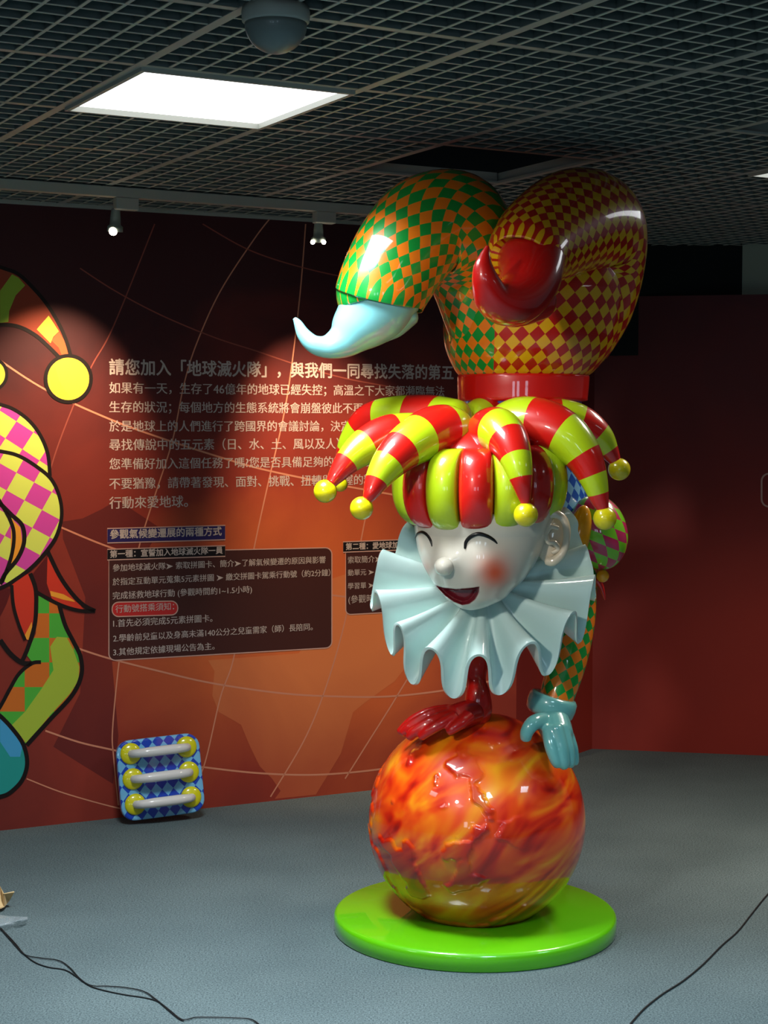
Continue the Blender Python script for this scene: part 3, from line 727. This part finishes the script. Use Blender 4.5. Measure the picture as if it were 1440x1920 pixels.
for v in bm.verts:
    x, y = topx(v.co); pm = pb = 0
    if v.co.y < YH + .02:
        for (bx, by), r, h, e in bump:
            d = math.hypot(x - bx, (y - by) * .95) / r
            if d < 2.4: v.co.y -= h * math.exp(-(d ** (3.4 if h > .04 else 2)) * e * 1.3)
        if 805 < x < 908 and 1085 < y < 1142:
            s_ = sdist(x, y, MOUTH); t_ = max(0, min(1, s_ / 5)); v.co.y += .035 * t_ * t_ * (3 - 2 * t_); pm = max(0, min(1, .5 + s_ / 1.5))
        for cx, cy, rr_ in ((928, 1074, 38), (788, 1072, 22)):
            d = math.hypot(x - cx, y - cy) / rr_; pb = max(pb, math.exp(-d * d * 1.5))
    paint.append(pm); paint2.append(pb)
mh = gloss('face_skin', (206, 200, 184)); nt = mh.node_tree; b = nt.nodes['Principled BSDF']; L = nt.links.new
a1 = nt.nodes.new('ShaderNodeAttribute'); a1.attribute_name = 'paint'; a2 = nt.nodes.new('ShaderNodeAttribute'); a2.attribute_name = 'blush'
m1 = nt.nodes.new('ShaderNodeMix'); m1.data_type = 'RGBA'; m1.inputs[6].default_value = lin((208, 202, 188)); m1.inputs[7].default_value = lin((222, 84, 34))
m2 = nt.nodes.new('ShaderNodeMix'); m2.data_type = 'RGBA'; m2.inputs[7].default_value = lin((110, 22, 34))
L(a2.outputs['Fac'], m1.inputs[0]); L(m1.outputs[2], m2.inputs[6]); L(a1.outputs['Fac'], m2.inputs[0]); L(m2.outputs[2], b.inputs['Base Color'])
bvh = BVHTree.FromBMesh(bm)
head = part('head', bm, mh)
head.data.attributes.new('paint', 'FLOAT', 'POINT').data.foreach_set('value', paint)
head.data.attributes.new('blush', 'FLOAT', 'POINT').data.foreach_set('value', paint2)
def hit(px, py, lift=.001):
    d = ray(px, py).normalized(); h = bvh.ray_cast(Vector((0, 0, CAMZ)), d)
    return h[0] - d * lift if h[0] else W(px, py, YH)
def eye(pts):
    bm = bmesh.new(); q = crom([(x, y, r) for x, y, r in pts], 6)
    tube(bm, [(hit(x, y, .0), r * mpp(4.7)) for x, y, r in q], seg=12, mode='v'); o = part('eye', bm, M_BLACK, parent=None); return o
eye([(779, 1008, 1.5), (784, 1000, 2.6), (793, 998, 3.2), (802, 1004, 3.2), (808, 1014, 2.8), (810, 1024, 1.4)])
eye([(872, 1028, 2.4), (874, 1016, 3.4), (883, 1006, 3.8), (897, 1001, 3.8), (913, 1005, 3.5), (925, 1012, 2.8), (932, 1019, 1.2)])
bm = bmesh.new(); sphere(bm, hit(833, 1062, -.004), 19 * mpp(4.66), 28, 20, (1, 1.15, .95)); part('nose', bm, gloss('nose_skin', (212, 206, 192)))
# ear
mskin = gloss('ear_skin', (214, 200, 176))
ec = W(1037, 1012, 4.80)
bm = bmesh.new(); sphere(bm, ec + Vector((0, .015, 0)), 32 * mpp(4.8), 32, 24, (.92, .35, 1.42), Matrix.Rotation(math.radians(12), 3, 'Y'))
ear = part('ear', bm, mskin)
def earwire(pts, r0):
    bm = bmesh.new(); q = crom([(x, y, Y, r) for x, y, Y, r in pts], 8); tube(bm, [(W(x, y, Y), r * mpp(4.8)) for x, y, Y, r in q], seg=16, mode='v'); return bm
part('ear_rim', earwire([(1004, 1022, 4.785, 5), (1008, 990, 4.78, 6), (1022, 970, 4.775, 7), (1042, 964, 4.775, 8), (1058, 976, 4.775, 7.5), (1063, 1002, 4.775, 7), (1056, 1034, 4.78, 7), (1038, 1052, 4.785, 9), (1026, 1052, 4.79, 8)], 6), mskin)
part('ear_fold', earwire([(1046, 990, 4.785, 4), (1032, 988, 4.782, 5), (1024, 1002, 4.782, 5), (1028, 1016, 4.782, 5), (1040, 1018, 4.782, 5), (1046, 1030, 4.784, 5), (1036, 1036, 4.786, 4)], 5), mskin)

# ---- ruff
bm = bmesh.new()
TR = [0, 21.7, 47, 79.4, 107.3, 131.5, 150, 174.7, 197] + [197 + 163 / 7 * k for k in range(1, 8)]
AT = [(0, 40), (10, 50), (30, 56), (140, 56), (165, 42), (185, 36), (200, 22), (300, 12), (345, 10), (352, 18), (360, 40)]
def phase(deg):
    while deg < 0: deg += 360
    while deg >= 360: deg -= 360
    for k in range(len(TR) - 1):
        if deg <= TR[k + 1]: return 2 * PI * (k + (deg - TR[k]) / (TR[k + 1] - TR[k]))
    return 0
RT = [(0, 213), (21.7, 202), (47, 187), (79.4, 180), (107.3, 192), (131.5, 207), (150, 203), (174.7, 214), (197, 178), (220, 165), (270, 160), (305, 185), (318, 196), (328, 203), (340, 198), (350, 200), (360, 213)]
NT = 480; rings = []
for si in range(25):
    s_ = si / 24; ring = []
    for k in range(NT):
        dg = 360 * k / NT; th = math.radians(dg); R = lerp_tab(RT, dg)[0]; r = 20 + (R - 20) * s_
        ph = phase(dg); A = lerp_tab(AT, dg)[0] * s_ ** 1.5
        wv = math.cos(ph); off = -A * wv
        tw = .22 * s_ * math.sin(2 * ph) * (360 / 16) * PI / 180 * .35
        x = 907 + r * math.cos(th + tw); y = 1085 + r * math.sin(th + tw)
        Y = 4.88 - .10 * s_ * math.sin(th) - .02 * s_
        P = W(x, y, Y) + Vector((0, -.5, .82)) * off * mpp(4.8)
        ring.append(P)
    rings.append(ring)
rings_mesh(bm, rings, None, (False, False))
o = part('ruff', bm, M_WHITE); so = o.modifiers.new('thick', 'SOLIDIFY'); so.thickness = .009; so.offset = 0
bv = o.modifiers.new('bevel', 'BEVEL'); bv.width = .0035; bv.segments = 2; bv.limit_method = 'ANGLE'; bv.angle_limit = math.radians(50)

# ---- hat: puffed band
HC = W(900, 905, 4.87)
NSG = 14
def hatseg(k):
    a0 = 2 * PI * k / NSG - math.radians(44.6); bm = bmesh.new(); rings = []
    hz = 76 * mpp(4.87); R0 = 146 * mpp(4.87)
    for i in range(19):
        t_ = i / 18; ph = -PI / 2 * .98 + PI * .96 * t_; ring = []
        for j in range(13):
            u = j / 12; a = a0 + (u) * 2 * PI / NSG; puff = math.sin(PI * u) ** .6
            rr_ = R0 * (.66 + .34 * max(0, math.cos(ph)) ** .7) + .032 * puff * max(0, math.cos(ph)) ** .5
            z = hz * math.sin(ph) * (1.0)
            ring.append(HC + Vector((rr_ * math.sin(a), -rr_ * math.cos(a), z - .014 * math.cos(a) + .006 * math.sin(a))))
        rings.append(ring)
    rings_mesh(bm, rings, None, (False, False), close=False)
    o = part('hat_band_segment', bm, M_HRED if k % 2 else M_LIME, label='red puffed segment' if k % 2 else 'lime puffed segment')
    so = o.modifiers.new('thick', 'SOLIDIFY'); so.thickness = .006; so.offset = -1
for k in range(NSG): hatseg(k)
bm = bmesh.new(); sphere(bm, HC + Vector((0, .02, .06)), 132 * mpp(4.87), 48, 28, (1.0, .95, .6)); part('hat_crown', bm, M_HRED)
# ---- hat horns, each with its striped material and bell
def horn(pts, c1, c2, edges, bell, br, nm):
    bm = bmesh.new(); pxtube(bm, pts, n=8, seg=40, mode='v')
    o = part('hat_horn', bm, stripes('horn_stripes', c1, c2, edges), label=nm)
    bb = bmesh.new(); sphere(bb, W(*bell), br * mpp(bell[2]), 28, 18)
    q = obj('bell', bb, M_YEL, o); q.matrix_parent_inverse = Matrix(); return o
horn([(850, 800, 4.95, 52), (800, 790, 5.0, 50), (740, 785, 5.04, 42), (695, 795, 5.08, 38), (664, 826, 5.1, 28), (648, 862, 5.12, 20), (640, 893, 5.12, 10)], LIME, RED, [.2, .38, .54, .69, .82, .92], (638, 908, 5.12), 14, 'striped horn at the back left')
horn([(840, 830, 4.9, 50), (780, 822, 4.88, 48), (728, 820, 4.84, 42), (685, 838, 4.8, 35), (655, 862, 4.77, 26), (632, 890, 4.75, 17), (622, 905, 4.74, 11)], RED, LIME, [.30, .46, .66, .82], (610, 921, 4.74), 22, 'striped horn at the far left')
horn([(860, 850, 4.86, 40), (845, 812, 4.82, 48), (812, 812, 4.77, 50), (770, 832, 4.70, 43), (735, 862, 4.65, 35), (710, 896, 4.62, 25), (695, 925, 4.60, 15), (688, 938, 4.6, 9)], LIME, RED, [.27, .47, .62, .74, .87], (678, 953, 4.6), 22, 'striped horn at the front left')
horn([(905, 865, 4.86, 40), (915, 815, 4.8, 44), (935, 808, 4.72, 43), (955, 830, 4.66, 38), (968, 862, 4.62, 30), (977, 898, 4.6, 22), (983, 930, 4.6, 13), (985, 942, 4.6, 9)], LIME, RED, [.30, .45, .58, .72, .84], (986, 965, 4.6), 23, 'striped horn at the front right')
horn([(930, 840, 4.92, 46), (965, 805, 4.88, 56), (1010, 800, 4.84, 54), (1055, 815, 4.8, 46), (1090, 850, 4.78, 37), (1112, 895, 4.77, 27), (1124, 935, 4.77, 18), (1130, 952, 4.77, 12)], RED, LIME, [.2, .36, .53, .68, .80, .90], (1134, 972, 4.77), 22, 'striped horn at the right')
horn([(1000, 800, 5.0, 46), (1050, 790, 5.0, 42), (1090, 798, 5.0, 37), (1122, 820, 5.0, 29), (1142, 846, 5.0, 19), (1154, 866, 5.0, 11)], RED, LIME, [.36, .52, .70, .86], (1161, 880, 5.0), 21, 'striped horn at the far right')
horn([(880, 830, 4.98, 44), (895, 790, 5.05, 38), (920, 772, 5.1, 32), (950, 768, 5.14, 24), (975, 785, 5.17, 14)], RED, LIME, [.25, .5, .75], (985, 800, 5.18), 18, 'striped horn at the back')

# ------------------------------------------------------------------ rung plate leaning against the wall
pb = floor_pt(309, 1543)
plate = empty('climbing_plate', pb); tag(plate, 'small blue diamond plate with three white bars leaning against the mural wall', 'climbing plate')
pw, ph_, pt = .335, .315, .035
lean = math.radians(9)
fm = Matrix.Rotation(math.radians(20), 4, 'Z') @ Matrix.Rotation(-lean, 4, 'X') @ Matrix.Rotation(math.radians(-3), 4, 'Y')
plate.matrix_basis = Matrix.Translation(pb + Vector((0, .0, .024))) @ fm
bm = bmesh.new(); uvl = bm.loops.layers.uv.verify(); r = .055; out = []
for cx, cz, a0 in ((pw / 2 - r, r, -PI / 2), (pw / 2 - r, ph_ - r, 0), (-pw / 2 + r, ph_ - r, PI / 2), (-pw / 2 + r, r, PI)):
    for k in range(8): a = a0 + k / 7 * PI / 2; out.append((cx + r * math.cos(a), cz + r * math.sin(a)))
f1 = [bm.verts.new((x, 0, z)) for x, z in out]; f2 = [bm.verts.new((x, pt, z)) for x, z in out]
bm.faces.new(f1); bm.faces.new(f2[::-1])
for k in range(len(out)): k2 = (k + 1) % len(out); bm.faces.new((f1[k2], f1[k], f2[k], f2[k2]))
for f in bm.faces:
    for l in f.loops:
        x, z = l.vert.co.x, l.vert.co.z; u = x / .045; v = (z) / .054 + (l.vert.co.y) / .054; l[uvl].uv = (u + v, u - v)
M_PB = checker('plate_blue_diamonds', (26, 70, 190), (120, 190, 232))
o = obj('plate', bm, M_PB, plate, smooth=False); bevel(o, .008, 3)
M_BARW = gloss('bar_white', (226, 222, 218)); M_DISC = gloss('disc_yellow', (222, 214, 20))
for q, z in enumerate((.262, .163, .064)):
    for s in (-1, 1):
        bm = bmesh.new(); sphere(bm, Vector((s * .112, -.002, z)), .042, 28, 16, (1, .38, 1)); obj('mount_disc', bm, M_DISC, plate)
    bm = bmesh.new(); tube(bm, [(Vector(p), rr_) for p, rr_ in [((-.112, -.005, z), .016), ((-.108, -.030, z), .0165), ((-.09, -.048, z), .017), ((-.05, -.052, z), .0195), ((.05, -.052, z), .0195), ((.09, -.048, z), .017), ((.108, -.030, z), .0165), ((.112, -.005, z), .016)]], seg=20, mode='v', up0=Vector((0, 0, 1))); obj('bar', bm, M_BARW, plate)

# ------------------------------------------------------------------ cables, scrap and wrap on the floor
def cable(name, strands, label, r=.0021):
    t = None
    if len(strands) == 1:
        q = crom(strands[0], 8); bm = bmesh.new(); tube(bm, [(floor_pt(x, y, r), r) for x, y in q], seg=8, mode='v', up0=Vector((0, 0, 1)))
        return tag(obj(name, bm, M_CABLE), label, 'cable')
    t = empty(name, floor_pt(*strands[0][1])); tag(t, label, 'cable')
    for k, s_ in enumerate(strands):
        q = crom(s_, 8); bm = bmesh.new(); tube(bm, [(floor_pt(x, y, r + k * .0016) - t.location, r * (.8 if k else 1)) for x, y in q], seg=8, mode='v', up0=Vector((0, 0, 1)))
        obj('strand', bm, M_CABLE, t)
    return t
cv = lambda l: [(x / 2.88, 1560 + y / 2.88) for x, y in l]
cable('floor_cable', [cv([(-900, 300), (-600, 250), (-350, 340), (-160, 380), (-60, 450), (0, 515), (80, 600), (130, 660), (190, 705), (260, 730), (350, 745), (410, 780), (450, 810), (500, 838), (580, 860), (680, 880), (780, 895), (850, 915), (900, 955), (960, 1005), (990, 1020)]),
                      cv([(-900, 320), (-600, 262), (-350, 350), (-160, 385), (-60, 455), (0, 518), (90, 620), (140, 665), (220, 680), (320, 695), (380, 735), (430, 790), (490, 828), (580, 832), (680, 840), (780, 862), (850, 910), (920, 965), (985, 1012), (1060, 1000), (1160, 1000), (1260, 1003), (1350, 1010), (1400, 1040), (1440, 1090)])], 'thin black twin cable winding over the carpet at lower left')
cr_ = lambda l: [(1100 + x / 3, 1280 + y / 3) for x, y in l]
cable('floor_cable', [cr_([(2200, 560), (1900, 700), (1600, 860), (1350, 980), (1200, 1060), (1100, 1120), (1020, 1190), (930, 1300), (850, 1400), (760, 1480), (650, 1590), (540, 1680), (430, 1750), (340, 1820), (290, 1870), (240, 1930), (200, 2000)])], 'black cable running diagonally over the carpet at lower right', .0027)
# cardboard scrap + clear wrap
bm = bmesh.new(); pts = [(-70, 1655), (0, 1662), (8, 1676), (27, 1673), (17, 1690), (8, 1701), (-4, 1706), (-70, 1708)]
v1 = [bm.verts.new(floor_pt(x, y, .004 + .05 * (1 if k in (1, 2, 3) else .2))) for k, (x, y) in enumerate(pts)]
es = [bm.edges.new((v1[k], v1[(k + 1) % len(v1)])) for k in range(len(v1))]; bmesh.ops.triangle_fill(bm, edges=es)
o = obj('cardboard_scrap', bm, mat('cardboard', (206, 176, 128), .8, .2, bump=(60, .3)), smooth=False); so = o.modifiers.new('thick', 'SOLIDIFY'); so.thickness = .004
tag(o, 'torn tan cardboard piece on the carpet at the left edge', 'cardboard')
bm = bmesh.new(); mw = mat('clear_wrap', (225, 235, 240), .15, .6); mw.node_tree.nodes['Principled BSDF'].inputs['Alpha'].default_value = .28
rings = []
for i in range(14):
    a = []
    for k in range(9):
        x = -60 + i * 8.6; wv = (1 - abs(i - 6) / 9) * 16; y = 1728 + (k - 4) / 4 * wv * .9 - max(0, i - 8) * 1.2
        a.append(floor_pt(x, y, .006 + .018 * abs(noise.noise(Vector((i * .7, k * .6, 3)))) + .012 * math.sin(k / 8 * PI)))
    rings.append(a)
rings_mesh(bm, rings, None, (False, False), close=False)
tag(obj('plastic_wrap', bm, mw), 'crumpled clear plastic wrap beside the cardboard piece', 'plastic wrap')
